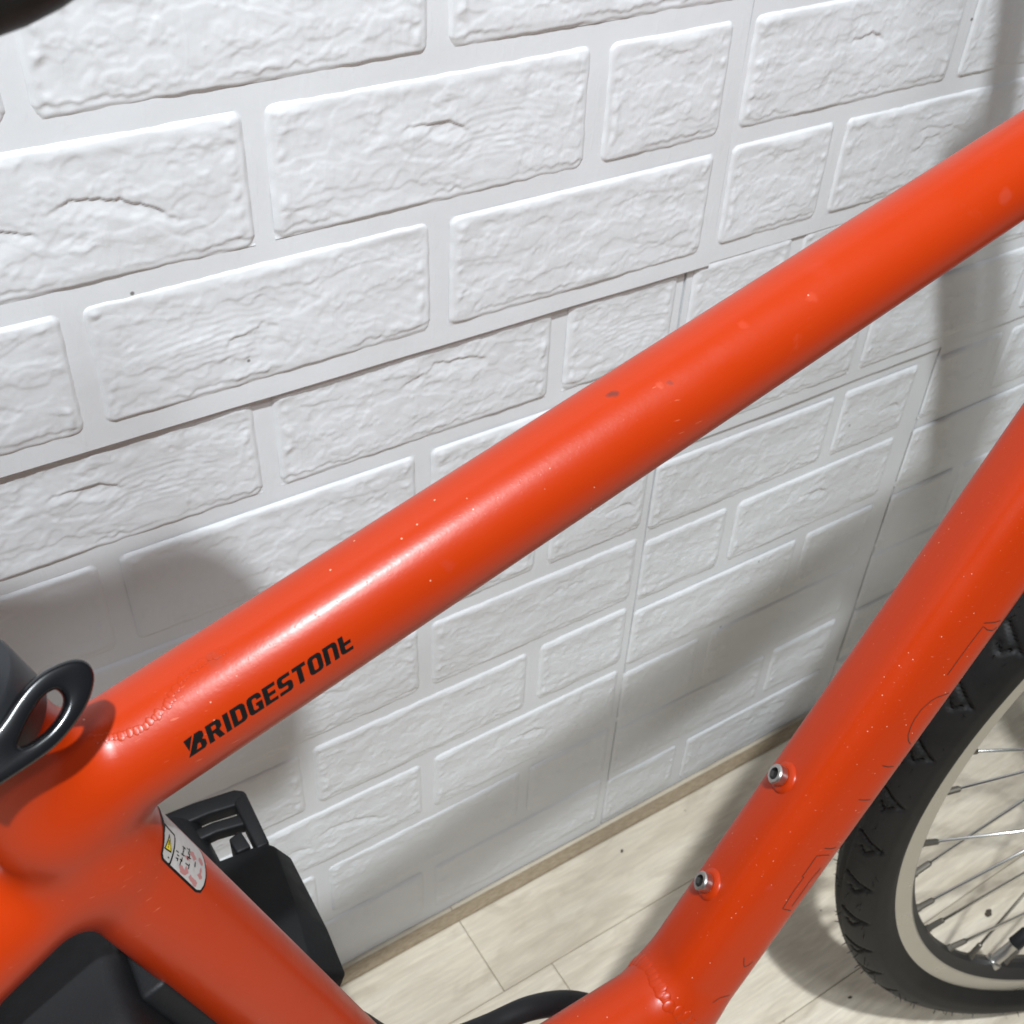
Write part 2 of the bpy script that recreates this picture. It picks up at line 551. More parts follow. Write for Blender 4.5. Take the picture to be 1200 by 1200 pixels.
def brick_mesh(W, H, seed, dx=.0008):
    rn = random.Random(seed)
    nx, ny = int(round(W / dx)), int(round(H / dx))
    x, y = np.meshgrid(np.linspace(0, W, nx + 1), np.linspace(0, H, ny + 1))
    N = lambda fx, fy, k: perlin(x * fx + 17.3, y * fy + 5.1, seed * 31 + k)
    n1, n2, n3 = N(42, 42, 1), N(115, 115, 2), N(300, 300, 3)
    # distance to the ragged outline, with rounded corners
    cx, cy = np.minimum(x, W - x), np.minimum(y, H - y)
    e = np.minimum(cx, cy)
    rc = .0045
    cor = (cx < rc) & (cy < rc)
    e = np.where(cor, np.minimum(e, rc - np.hypot(rc - cx, rc - cy)), e)
    er = e + .0005 * n2
    h = .0012 * ss(-.0002, .0020, er)
    body = ss(.0015, .006, er)
    # rolled upper edge
    roll = np.exp(-((H - y - .0042 - .0012 * n1) / .0026) ** 2)
    h += .0005 * roll * (.55 + .6 * N(60, 10, 9)) * ss(.001, .004, cx)
    # ragged lip above a thin smooth ledge along the foot
    yl = .0046 + .0020 * N(85, 0, 4) + .0012 * N(240, 0, 5)
    h -= .0005 * (1 - ss(-.0007, .0009, y - yl)) * ss(.0, .002, y) * ss(-.35, .10, N(22, 0, 30))
    # knobbly ends
    ends = np.exp(-((cx - .005) / .004) ** 2)
    h += ends * body * .0010 * np.clip(N(150, 150, 6) + .1, 0, 1)
    # plaster skin
    h += body * (.00026 * n1 + .00013 * n2 + .00007 * n3)
    tz = N(20, 60, 7) + .25 * n2
    h += body * .00017 * ss(.12, .19, tz)
    h -= body * .00017 * ss(.22, .27, -tz)
    tz2 = N(38, 90, 8) + .3 * n3
    h += body * .00012 * ss(.25, .30, tz2)
    # long ragged ledge below the upper edge
    yy = H - .0105 - rn.uniform(0, .004) + .0030 * N(40, 0, 10) + .0014 * N(150, 0, 11)
    h += body * .00026 * ss(-.0005, .0005, y - yy) * ss(-.15, .12, N(28, 0, 12))
    # long ragged ledge above the foot
    yy = .0115 + rn.uniform(0, .006) + .0036 * N(45, 0, 13) + .0018 * N(150, 0, 14)
    h += body * .00026 * ss(-.0005, .0005, y - yy) * ss(-.10, .15, N(24, 0, 15))
    # shell-shaped spalls: sharp arched upper lip, fading out below
    for k in range(rn.choice((0, 1, 1, 2)) if W > .1 else rn.choice((0, 1))):
        px, py = rn.uniform(.2, .8) * W, rn.uniform(.30, .62) * H
        ra, rb = rn.uniform(.014, .030) * (1 if W > .1 else .7), rn.uniform(.007, .012)
        rot = rn.uniform(-.35, .30)
        dep = rn.uniform(.0004, .0010)
        ux = (x - px) * math.cos(rot) + (y - py) * math.sin(rot)
        uy = -(x - px) * math.sin(rot) + (y - py) * math.cos(rot)
        rr = np.hypot(ux / ra, uy / rb) + .26 * N(70, 70, 20 + k) + .12 * n2 + .07 * n3
        ins = 1 - ss(.95, 1.03, rr)
        t = ss(-.1, .9, uy / rb + .35 * N(60, 60, 40 + k))
        h -= dep * ins * t
        h += .18 * dep * ins * (1 - t) * ss(.1, .9, rr)
    # small dents and knobs
    dn = N(70, 70, 50)
    h -= body * .00020 * ss(.42, .62, dn)
    h += body * .00018 * ss(.45, .64, -dn)
    # combed drag lines on some
    if rn.random() < .25:
        cx0, cy0 = rn.uniform(.3, .7) * W, -.03
        rad = np.hypot(x - cx0, (y - cy0) * 1.3) + .0015 * n1
        m = np.exp(-((x - cx0) / .035) ** 2) * ss(.2, .35, y / H) * (1 - ss(.6, .8, y / H))
        h += body * m * .00007 * np.sin(rad * 1500 + 2 * n2)
    V = np.stack([x, -h, y], -1).reshape(-1, 3)
    idx = np.arange((nx + 1) * (ny + 1)).reshape(ny + 1, nx + 1)
    F = np.stack([idx[:-1, :-1], idx[:-1, 1:], idx[1:, 1:], idx[1:, :-1]], -1).reshape(-1, 4)
    me = mesh('brick', V.tolist(), F.tolist())
    me.materials.append(M_FOAM)
    return me


BW, BH, JT = .1667, .0605, .0100
L = BW + JT
full_v = [brick_mesh(BW, BH, 100 + k) for k in range(9)]
half_v = [brick_mesh(BW / 2 - JT / 2, BH, 200 + k) for k in range(3)]
BWH = BW / 2 - JT / 2


def panel(label, x0, x1, z0, z1, yface, zrow, joint, seed, tilt=0.0, full_at=0):
    """a foam sheet: backing + bricks. zrow = top of a reference row, joint = centre of an upright joint of even rows"""
    rn = random.Random(seed)
    root = bpy.data.objects.new('foam_panel', None)
    COL.objects.link(root)
    root.location = (x0, yface, z0)
    root.rotation_euler = (0, tilt, 0)
    tag(root, label, 'wall panel', 'white foam wall panels')
    # backing sheet with small waves
    V, F = [], []
    nx, nz = max(int((x1 - x0) / .008), 2), max(int((z1 - z0) / .008), 2)
    for j in range(nz + 1):
        for i in range(nx + 1):
            x, z = (x1 - x0) * i / nx, (z1 - z0) * j / nz
            q = Vector((x + x0, seed * 3.3, z + z0))
            V.append((x, .0004 * noise.noise(q * 14) + .00025 * noise.noise(q * 55), z))
    for j in range(nz):
        for i in range(nx):
            a = j * (nx + 1) + i
            F.append((a, a + 1, a + nx + 2, a + nx + 1))
    # returned edges
    nb = len(V)
    ring = [i for i in range(nx + 1)] + [j * (nx + 1) + nx for j in range(1, nz + 1)] + \
           [nz * (nx + 1) + i for i in range(nx - 1, -1, -1)] + [j * (nx + 1) for j in range(nz - 1, 0, -1)]
    for k in ring: V.append((V[k][0], V[k][1] + .0045, V[k][2]))
    m = len(ring)
    for k in range(m):
        k2 = (k + 1) % m
        F.append((ring[k], nb + k, nb + k2, ring[k2]))
    me = mesh('backing_sheet', V, F, smooth=False)
    sharp(me, R(40))
    link('backing_sheet', me, root, M_FOAM)
    k0 = int(math.floor((zrow - z1) / .07)) - 1
    k1 = int(math.ceil((zrow - z0) / .07)) + 1
    for k in range(k0, k1 + 1):
        zt = zrow - .07 * k
        zb = zt - BH
        if zt > z1 + .001 or zb < z0 - .0012: continue
        sh = joint if k % 2 == 0 else joint + L / 2
        i0 = int(math.floor((x0 - sh) / L)) - 1
        i1 = int(math.ceil((x1 - sh) / L)) + 1
        for i in range(i0, i1 + 1):
            a = sh + i * L + JT / 2
            b = a + BW
            if a < x0 - .0015 and b > x0 + .05 and b <= x1 + .0015:
                a2 = b - BWH
                if a2 < x0 - .002: continue
                o = link('brick', half_v[rn.randrange(3)], root)
                o.location = (a2 - x0, 0, zb - z0)
            elif b > x1 + .0015 and a < x1 - .05 and a >= x0 - .0015:
                if a + BWH > x1 + .002: continue
                o = link('brick', half_v[rn.randrange(3)], root)
                o.location = (a - x0, 0, zb - z0)
            elif a >= x0 - .0015 and b <= x1 + .0015:
                # the mould repeats along a sheet
                o = link('brick', full_v[(k * 5 + i * 2 + seed) % 9], root)
                o.location = (a - x0, 0, zb - z0)
            else:
                continue
            o.location.x += rn.uniform(-.0006, .0006)
            o.location.z += rn.uniform(-.0005, .0005)
            o.rotation_euler = (rn.uniform(-.008, .008), rn.uniform(-.004, .004), 0)
    return root


panel('white foam brick-pattern panel above the orange top tube, reaching to the left edge', -.454, .4335, .5675, 1.27, .0030, .709, .1624, 1)
panel('white foam brick-pattern panel at the top right corner above the top tube', .4350, 1.142, .5680, 1.27, .0045, .709, .6095 - L, 2, R(.15))
panel('white foam brick-pattern panel behind the black pedal, below the left wall panel', -.290, .4188, .005, .5705, .0072, .5685, .1530, 3)
panel('narrow white foam brick-pattern strip directly under the top right wall panel', .4202, 1.127, .4290, .5705, .0062, .5690, .4202 + L / 2, 4)
panel('white foam brick-pattern panel in the gap between the top tube and the down tube', .4207, .6958, .004, .4278, .0080, .4195, .4205 - JT / 2, 5)
panel('white foam brick-pattern panel mostly hidden behind the down tube and front wheel', .6980, 1.405, .004, .4278, .0078, .4190, .7800, 6)

# ------------------------------------------------------------------ bicycle
bike = bpy.data.objects.new('bicycle', None)
COL.objects.link(bike)
bike.location = (0, 0, 0)
tag(bike, 'orange bicycle with thick round tubes and black seat clamp lever, beside the white wall', 'bicycle')


def plane_y(z): return -.29 + .095 * z


def pp(x, z, off=0): return np.array([x, plane_y(z) + off, z])


J_TS = np.array([.0013, -.2299, .6332])
BBP = np.array([.1425, -.2703, .2069])
HEADP = np.array([.5951, -.2139, .8010])
AX_F = np.array([.70484, -.31728, .32486])
AX_R = pp(-.31, .325)
HT = np.array([-.42, .12, 1.0])
HT /= np.linalg.norm(HT)
TOP_END = T1 + (.5400 - T1[0]) / TT[0] * TT
DOWN_END = D1 + (.5620 - D1[0]) / TD[0] * TD
HEADP = np.array([.5520, -.2180, .7600])
seat_top = S1_ + (.667 - S1_[2]) / TS[2] * TS
brace_a, brace_b = pp(.103, .333), pp(.238, .3335)

# (name, A, B, rA, rB, exponent)
TUBES = [
    ('top_tube', J_TS, TOP_END, .0166, .0156, 2.0),
    ('seat_tube', seat_top, BBP, .0172, .0184, 2.0),
    ('down_tube', BBP, DOWN_END, .0208, .0203, 3.2),
    ('seat_stay', pp(.006, .6125), pp(-.045, .579), .0150, .0138, 2.0),
    ('seat_stay', pp(-.045, .579), AX_R + np.array([0, -.062, 0]), .0120, .0085, 2.0),
    ('seat_stay', pp(-.045, .579), AX_R + np.array([0, .062, 0]), .0120, .0085, 2.0),
    ('brace_tube', brace_a, brace_b, .0205, .0205, 2.0),
    ('bottom_bracket_shell', BBP + np.array([0, -.034, 0]), BBP + np.array([0, .034, 0]), .021, .021, 2.0),
    ('chain_stay', BBP + np.array([0, -.02, 0]), AX_R + np.array([0, -.062, 0]), .012, .009, 2.0),
    ('chain_stay', BBP + np.array([0, .02, 0]), AX_R + np.array([0, .062, 0]), .012, .009, 2.0),
    ('head_tube', HEADP - .070 * HT, HEADP + .075 * HT, .0225, .0225, 2.0),
]


def tube_frames():
    out = []
    for (nm, A, B, ra, rb, ex) in TUBES:
        T = B - A
        Ln = np.linalg.norm(T)
        T = T / Ln
        ref = (0, -1, 0) if abs(T[1]) < .8 else (0, 0, 1)
        e1, e2 = basis(T, ref)
        if nm == 'down_tube':      # the square section is turned on its axis
            c_, s_ = math.cos(R(27)), math.sin(R(27))
            e1, e2 = c_ * e1 - s_ * e2, s_ * e1 + c_ * e2
        out.append((A, T, Ln, ra, rb, ex, e1, e2))
    return out


TF = tube_frames()


def sdfs(P):
    D = []
    for (A, T, Ln, ra, rb, ex, e1, e2) in TF:
        q = P - A
        s = np.clip(q @ T, 0, Ln)
        r = ra + (rb - ra) * s / Ln
        over = q @ T - s
        a, b = q @ e1, q @ e2
        if ex == 2.0:
            D.append(np.sqrt(a * a + b * b + over * over) - r)
        else:
            rad = (np.abs(a) ** ex + np.abs(b) ** ex + 1e-12) ** (1 / ex)
            D.append(np.sqrt(rad * rad + over * over) - r)
    return np.stack(D, 1)


KS = .009


def smooth_union(P):
    D = sdfs(P)
    d = D[:, 0].copy()
    for i in range(1, D.shape[1]):
        h = np.maximum(KS - np.abs(d - D[:, i]), 0) / KS
        d = np.minimum(d, D[:, i]) - h * h * KS * .25
    return d, D


def grad(P, e=2e-5):
    g = np.zeros_like(P)
    for k in range(3):
        dv = np.zeros(3)
        dv[k] = e
        g[:, k] = (smooth_union(P + dv)[0] - smooth_union(P - dv)[0]) / (2 * e)
    return g


V, F = [], []
for (nm, A, B, ra, rb, ex) in TUBES:
    v, f = sweep([A, B], [ra * 1.03, rb * 1.03], 28)
    o = len(V)
    V += v
    F += [tuple(i + o for i in ff) for ff in f]
tmp_me = mesh('frame_tmp', V, F)
tmp = link('frame_tmp', tmp_me)
md = tmp.modifiers.new('remesh', 'REMESH')
md.mode = 'VOXEL'
md.voxel_size = .0019
dg = bpy.context.evaluated_depsgraph_get()
ev = bpy.data.meshes.new_from_object(tmp.evaluated_get(dg))
nv = len(ev.vertices)
P = np.empty(nv * 3)
ev.vertices.foreach_get('co', P)
P = P.reshape(-1, 3)
polys = [tuple(pl.vertices) for pl in ev.polygons]
bpy.data.objects.remove(tmp)
bpy.data.meshes.remove(tmp_me)
bpy.data.meshes.remove(ev)
for it in range(5):
    d, _ = smooth_union(P)
    g = grad(P)
    P = P - (d / np.maximum((g * g).sum(1), .2))[:, None] * g * (.8 if it < 2 else 1)
NRM = grad(P)
NRM /= np.linalg.norm(NRM, axis=1)[:, None]
quad = np.array([q if len(q) == 4 else (q[0], q[1], q[2], q[2]) for q in polys])
cen = P[quad].mean(1)
who = sdfs(cen).argmin(1)
frame_parts = {}
for ti, (nm, *_r) in enumerate(TUBES):
    idx = np.nonzero(who == ti)[0]
    if not len(idx): continue
    used = np.unique(quad[idx])
    remap = -np.ones(nv, int)
    remap[used] = np.arange(len(used))
    fs = [tuple(remap[list(polys[i])]) for i in idx]
    me = mesh(nm, P[used].tolist(), fs)
    me.normals_split_custom_set_from_vertices(NRM[used].tolist())
    frame_parts.setdefault(nm, link(nm, me, bike, M_PAINT))


# lettering wrapped on the top tube ------------------------------------------
GL = {
    'B': (1.02, [[(0, .96), (.46, 1.0), (.13, .32)],
                 [(.56, 1.0), (.84, 1.0), (.97, .90), (.97, .66), (.86, .55), (1.0, .42), (1.0, .14), (.87, 0), (.02, 0)],
                 [(.47, .17), (.70, .17), (.72, .22), (.72, .40), (.69, .44), (.59, .44)],
                 [(.64, .60), (.68, .60), (.70, .64), (.70, .80), (.68, .83), (.72, .83)][:0]]),
    'R': (.80, [[(0, 0), (0, 1), (.62, 1), (.76, .87), (.76, .58), (.62, .45), (.80, 0), (.51, 0), (.36, .40), (.27, .40), (.27, 0)],
                [(.27, .81), (.45, .81), (.49, .76), (.49, .64), (.45, .59), (.27, .59)]]),
    'I': (.28, [[(0, 0), (0, 1), (.28, 1), (.28, 0)]]),
    'D': (.76, [[(0, 0), (0, 1), (.54, 1), (.68, .95), (.76, .82), (.76, .18), (.68, .05), (.54, 0)],
                [(.27, .2), (.27, .8), (.43, .8), (.49, .73), (.49, .27), (.43, .2)]]),
    'G': (.76, [[(.76, .67), (.76, .82), (.69, .95), (.57, 1), (.19, 1), (.07, .95), (0, .82), (0, .18), (.07, .05), (.19, 0), (.76, 0),
                 (.76, .53), (.42, .53), (.42, .36), (.50, .36), (.50, .19), (.32, .19), (.27, .25), (.27, .75), (.32, .81), (.45, .81), (.50, .76), (.50, .67)]]),
    'E': (.68, [[(0, 0), (0, 1), (.68, 1), (.68, .81), (.27, .81), (.27, .6), (.62, .6), (.62, .41), (.27, .41), (.27, .19), (.68, .19), (.68, 0)]]),
    'S': (.74, [[(0, 0), (0, .2), (.44, .2), (.48, .24), (.48, .36), (.44, .4), (.15, .4), (.04, .46), (0, .56), (0, .84), (.05, .95), (.16, 1), (.70, 1),
                 (.70, .81), (.31, .81), (.26, .77), (.26, .65), (.31, .6), (.58, .6), (.69, .55), (.74, .45), (.74, .16), (.69, .05), (.58, 0)]]),
    'T': (.72, [[(.22, 0), (.22, .8), (0, .8), (0, 1), (.72, 1), (.72, .8), (.49, .8), (.49, 0)]]),
    'O': (.76, [[(0, .18), (0, .82), (.07, .95), (.19, 1), (.57, 1), (.69, .95), (.76, .82), (.76, .18), (.69, .05), (.57, 0), (.19, 0), (.07, .05)],
                [(.27, .25), (.27, .75), (.32, .81), (.45, .81), (.50, .75), (.50, .25), (.45, .19), (.32, .19)]]),
    'n': (.76, [[(0, 0), (0, 1), (.56, 1), (.69, .95), (.76, .82), (.76, 0), (.50, 0), (.50, .75), (.45, .81), (.27, .81), (.27, 0)]]),
    'e': (.70, [[(.68, 0), (.19, 0), (.07, .05), (0, .18), (0, 1), (.27, 1), (.27, .62), (.62, .62), (.62, .43), (.27, .43), (.27, .25), (.32, .19), (.68, .19)]]),
}


def fill_outline(loops):
    """filled flat mesh (verts, faces) from outer loops and holes"""
    cu = bpy.data.curves.new('outline', 'CURVE')
    cu.dimensions = '2D'
    cu.fill_mode = 'BOTH'
    for lp in loops:
        if not lp: continue
        sp = cu.splines.new('POLY')
        sp.points.add(len(lp) - 1)
        for pt, (x, y) in zip(sp.points, lp): pt.co = (x, y, 0, 1)
        sp.use_cyclic_u = True
    o = bpy.data.objects.new('outline', cu)
    COL.objects.link(o)
    dg = bpy.context.evaluated_depsgraph_get()
    me = bpy.data.meshes.new_from_object(o.evaluated_get(dg))
    bpy.data.objects.remove(o)
    bpy.data.curves.remove(cu)
    bm = bmesh.new()
    bm.from_mesh(me)
    bpy.data.meshes.remove(me)
    return bm


def wrap(bm, fn, cuts_y, name, mat, parent, cuts_x=()):
    for c in cuts_y:
        bmesh.ops.bisect_plane(bm, geom=bm.verts[:] + bm.edges[:] + bm.faces[:], dist=1e-6, plane_co=(0, c, 0), plane_no=(0, 1, 0))
    for c in cuts_x:
        bmesh.ops.bisect_plane(bm, geom=bm.verts[:] + bm.edges[:] + bm.faces[:], dist=1e-6, plane_co=(c, 0, 0), plane_no=(1, 0, 0))
    vs = list(bm.verts)
    P_ = np.array([fn(v.co.x, v.co.y) for v in vs])
    lift = getattr(fn, 'lift', None)
    if lift is not None: P_ = snap_all(P_, lift)
    for v, q in zip(vs, P_): v.co = Vector(q)
    me = bpy.data.meshes.new(name)
    bm.to_mesh(me)
    bm.free()
    return link(name, me, parent, mat)


TXT = 'BRIDGESTOne'
TX0, TX1, TH0, TH1 = -.0547, -.0026, 79.5, 61.0
adv, xs = 0, []
for ch in TXT:
    xs.append(adv)
    adv += GL[ch][0] + .10
adv -= .10
sx = (TX1 - TX0 - .0012) / adv


def top_rad(s):   # radius of the painted top tube
    q = T1 + s * TT - J_TS
    return .0166 + (.0156 - .0166) * np.dot(q, TT) / np.linalg.norm(TOP_END - J_TS)


def text_map(x, y):
    s = TX0 + x * sx + y * .0013
    a = TH0 + (TH1 - TH0) * y
    return on_tube('top', s, a, top_rad(s) - R_TOP + .00010)


tt = frame_parts['top_tube']
for ch, x0 in zip(TXT, xs):
    wv = [[(x + x0, y) for x, y in lp] for lp in GL[ch][1]]
    bm = fill_outline(wv)
    wrap(bm, text_map, [i / 8 for i in range(1, 8)], 'letter', M_INK, tt)


# thin worn outline marks on the down tube ------------------------------------
def ribbon(pts, width, name, mat, parent, lift=.00012, sub=3):
    """a thin painted line through points on the frame"""
    P_ = np.array(pts)
    Q = []
    for a, b in zip(P_[:-1], P_[1:]):
        for k in range(sub): Q.append(a + (b - a) * k / sub)
    Q.append(P_[-1])
    Q = snap_all(np.array(Q), lift)
    g = grad(Q)
    V, F = [], []
    for i in range(len(Q)):
        t = Q[min(i + 1, len(Q) - 1)] - Q[max(i - 1, 0)]
        n = np.cross(t, g[i])
        n /= np.linalg.norm(n)
        V += [Q[i] - n * width / 2, Q[i] + n * width / 2]
    for i in range(len(Q) - 1): F.append((2 * i, 2 * i + 1, 2 * i + 3, 2 * i + 2))
    return link(name, mesh(name, V, F), parent, mat)


def snap_all(P_, lift):
    for _ in range(3):
        d, _d = smooth_union(P_)
        g = grad(P_)
        P_ = P_ - (d - lift)[:, None] * g / np.maximum((g * g).sum(1), .2)[:, None]
    return P_


def snap(pt, lift): return snap_all(np.array([pt]), lift)[0]


dt = frame_parts['down_tube']
OUTLINES = [
    [(.36368, -.26259, .50595), (.3677, -.26208, .51123), (.37408, -.26133, .51946), (.38043, -.26074, .52719), (.38277, -.26206, .52494), (.386, -.26285, .5234), (.38856, -.26281, .52422)],
    [(.38078, -.2603, .52881), (.38512, -.26174, .52811), (.39029, -.26251, .52747)],
    [(.36591, -.26559, .49529), (.36319, -.26538, .4955), (.359, -.26458, .49542), (.35562, -.26408, .49396), (.3515, -.26383, .49081), (.34822, -.26421, .48658), (.34617, -.26494, .48253), (.34499, -.26598, .47824), (.34539, -.26692, .47526), (.34698, -.2677, .47258)],
    [(.33245, -.2665, .46501), (.33505, -.26769, .46365), (.33843, -.26856, .46266)],
    [(.3206, -.26813, .44905), (.32365, -.26933, .44797), (.32713, -.27016, .4468)],
    [(.30335, -.27048, .42586), (.3069, -.27183, .42448), (.30989, -.27237, .42389)],
    [(.30623, -.27257, .42063), (.30289, -.27158, .42198), (.29947, -.2704, .42244), (.29639, -.27082, .4183), (.29374, -.27126, .41453), (.29198, -.27138, .4125), (.29281, -.27189, .41179), (.28749, -.27244, .40518), (.28164, -.27363, .3961), (.28386, -.27459, .39478), (.28642, -.27536, .39286)],
    [(.30191, -.27325, .41419), (.29645, -.27358, .40888), (.29113, -.27429, .4017), (.28666, -.27486, .39577)],
    [(.26134, -.27524, .37228), (.26096, -.27615, .3692), (.26109, -.27705, .36639), (.2634, -.27751, .36653), (.26578, -.27762, .3677)],
    [(.24383, -.27781, .34964), (.2481, -.27821, .35106), (.25329, -.27938, .35026)]]
for pts in OUTLINES:
    ribbon(pts, .00045, 'outline_mark', M_LINE, dt)

# warning sticker on the seat tube --------------------------------------------
st_ = frame_parts['seat_tube']
ST0, ST1, SA0, SA1 = .1030, .0770, 43.5, 96.0
r_s = .0176


def sticker_map(lift):
    def fn(x, y):        # x: 0..26 mm down the tube, y: mm round the tube
        s = ST0 - x * .001
        a = SA0 + math.degrees(y * .001 / r_s)
        return on_tube('seat', s, a)
    fn.lift = lift
    return fn


H = math.radians(SA1 - SA0) * r_s * 1000
stk = [(0, 3.2), (.6, 1.0), (2.2, .1), (22.5, 0), (24.8, .9), (25.8, 3.2), (26, 6), (25, H - 2), (24, H), (-1.2, H), (-2.0, H - 4), (-.9, 6)]
cuts = [H * i / 14 for i in range(1, 14)]
bm = fill_outline([stk])
stick = wrap(bm, sticker_map(.00010), cuts, 'warning_sticker', M_INK, bike, [2 * i for i in range(1, 13)])
stick['label'] = 'small worn warning sticker with yellow triangle'
a_ = [(.8, 3.6), (1.3, 1.6), (2.6, .8), (5.4, .75), (5.9, 1.2), (6.0, 9), (5.7, 9.4), (.3, 9.4), (-.1, 7)]
wrap(fill_outline([a_]), sticker_map(.00016), cuts, 'label_field', M_WHITE, stick, [2, 4])
b_ = [(6.7, .8), (22.3, .75), (24.2, 1.5), (25.0, 3.4), (25.2, 6), (24.3, H - 2.4), (23.4, H - .6), (-.6, H - .6), (-1.2, H - 3), (-.3, 10.2), (6.4, 10.1), (6.7, 9)]
wrap(fill_outline([b_]), sticker_map(.00016), cuts, 'label_field', M_WHITE, stick, [2 * i for i in range(1, 13)])
wrap(fill_outline([[(1.0, 2.9), (5.3, 3.6), (2.7, 8.3)]]), sticker_map(.00022), cuts, 'warning_triangle', M_INK, stick)
wrap(fill_outline([[(1.6, 3.4), (4.6, 3.9), (2.8, 7.2)]]), sticker_map(.00028), cuts, 'triangle_fill', M_YELLOW, stick)
wrap(fill_outline([[(2.55, 4.7), (3.1, 4.8), (3.05, 6.3), (2.6, 6.3)]]), sticker_map(.00034), cuts, 'exclamation_mark', M_INK, stick)
wrap(fill_outline([[(2.55, 4.05), (3.05, 4.1), (3.0, 4.45), (2.55, 4.4)]]), sticker_map(.00034), cuts, 'exclamation_mark', M_INK, stick)
wrap(fill_outline([[(4.2, 1.7), (5.0, 1.8), (4.9, 2.2), (4.1, 2.1)]]), sticker_map(.00022), cuts, 'printed_stroke', M_INK, stick)
sr = random.Random(3)
# red wash over the worn lower end
for k in range(15):
    x, y = sr.uniform(8.5, 23.5), sr.uniform(1.6, 9.5)
    if x < 14 and y > 3.6: continue
    w_, h_ = sr.uniform(.8, 2.6), sr.uniform(.5, 1.5)
    pl = [(x + w_ * math.cos(t) * sr.uniform(.5, 1.1), y + h_ * math.sin(t) * sr.uniform(.5, 1.1)) for t in [i * .7 for i in range(9)]]
    wrap(fill_outline([pl]), sticker_map(.00020 + k * .000003), (), 'red_print', M_PINK, stick)
# broken characters in three columns
for cx, cy, n in ((8.3, 3.0, 2), (8.3, 5.4, 2), (11.2, 4.2, 3), (11.2, 6.2, 3), (11.4, 8.2, 3), (14.6, 4.6, 2), (14.6, 6.8, 4), (14.8, 8.8, 3), (18.0, 7.2, 2)):
    for k in range(n):
        x, y = cx + sr.uniform(-.7, .7), cy + sr.uniform(-.8, .8)
        if sr.random() < .5: w_, h_ = sr.uniform(1.1, 1.9), .42
        else: w_, h_ = .42, sr.uniform(1.1, 1.9)
        wrap(fill_outline([[(x - w_ / 2, y - h_ / 2), (x + w_ / 2, y - h_ / 2 + .1), (x + w_ / 2, y + h_ / 2), (x - w_ / 2, y + h_ / 2 - .1)]]),
             sticker_map(.00032), (), 'printed_stroke', M_INK, stick)

# weld beads -------------------------------------------------------------------
def bead_row(name, pts3, size, step, parent, seed, squash=.5):
    """a run of overlapping weld ripples lying on the painted surface"""
    rn = random.Random(seed)
    pts3 = [np.array(q) for q in pts3]
    ds = [0]
    for a, b in zip(pts3[:-1], pts3[1:]): ds.append(ds[-1] + np.linalg.norm(b - a))
    n = int(ds[-1] / step)
    bm = bmesh.new()
    for i in range(n + 1):
        s = ds[-1] * i / max(n, 1)
        k = max(j for j in range(len(ds)) if ds[j] <= s + 1e-9)
        k = min(k, len(pts3) - 2)
        t = (s - ds[k]) / (ds[k + 1] - ds[k])
        q = pts3[k] * (1 - t) + pts3[k + 1] * t
        q = snap(q + np.array([rn.uniform(-1, 1) for _ in range(3)]) * size * .35, 0)
        g = grad(np.array([q]))[0]
        g = Vector(g).normalized()
        tan = Vector(pts3[k + 1] - pts3[k]).normalized()
        tan = (tan - tan.dot(g) * g).normalized()
        M = Matrix.Translation(Vector(q)) @ Matrix((tan, g.cross(tan), g)).transposed().to_4x4()
        sz = size * rn.uniform(.6, 1.2)
        r = bmesh.ops.create_uvsphere(bm, u_segments=14, v_segments=8, radius=1)
        for v in r['verts']: v.co = M @ Vector((v.co.x * sz * .8, v.co.y * sz * 1.15, v.co.z * sz * squash * rn.uniform(.9, 1.1)))
    return link(name, bm_mesh(name, bm, True), parent, M_PAINT)


def tube_pts(which, lst): return [on_tube(which, s, d) for s, d in lst]


WELD = [(.01545, -.23401, .65498), (.01761, -.23505, .65437), (.02009, -.23607, .65423), (.02254, -.23681, .65449), (.02506, -.23737, .65485), (.02711, -.23745, .65535), (.02917, -.23753, .65584), (.03227, -.23692, .65702), (.03501, -.23608, .6582), (.03719, -.23437, .65953), (.03897, -.233, .66045), (.04124, -.23214, .66129), (.04326, -.23133, .662), (.04576, -.23113, .66272), (.04817, -.23116, .66338), (.05068, -.23155, .66401), (.05292, -.23201, .66452)]
bead_row('weld_bead', WELD, .0010, .0008, tt, 1, .08)

# bolts for the bottle cage ------------------------------------------------------
def bolt(s):
    n = -TF[2][7]
    b0 = snap(D1 + s * TD + n * .0206, 0)
    V, F = revolve([(.0, .0030), (.0012, .0040), (.0016, .0046), (.0020, .0049), (.0056, .0049), (.0063, .0043), (.0064, .0030),
                    (.0040, .0029), (.0039, .0)], b0, n, 40)
    o = link('bottle_cage_bolt', sharp(mesh('bottle_cage_bolt', V, F), R(30)), bike, M_STEEL)
    V, F = revolve([(.00646, .0031), (.0046, .0026), (.0045, .00001)], b0, n, 6)
    link('hex_socket', mesh('hex_socket', V, F, False), o, M_BED)
    V, F = revolve([(-.004, .0088), (-.0006, .0084), (.0004, .0078), (.0012, .0068), (.0014, .0058), (.0012, .0030)], b0, n, 40)
    link('threaded_boss', mesh('threaded_boss', V, F), bike, M_PAINT)


bolt(.0640)
bolt(-.0020)

# seat clamp, post, saddle ---------------------------------------------------------
Sax = TS
V, F = revolve([(-.001, .0176), (0, .0188), (.001, .0194), (.0145, .0194), (.0155, .0188), (.0155, .0145)], seat_top - .003 * Sax, Sax, 64)
link('seat_clamp_collar', sharp(mesh('seat_clamp_collar', V, F)), bike, M_POST)
V, F = revolve([(-.05, .0136), (.14, .0136), (.1402, .0)], seat_top, Sax, 64)
link('seat_post', sharp(mesh('seat_post', V, F)), bike, M_POST)

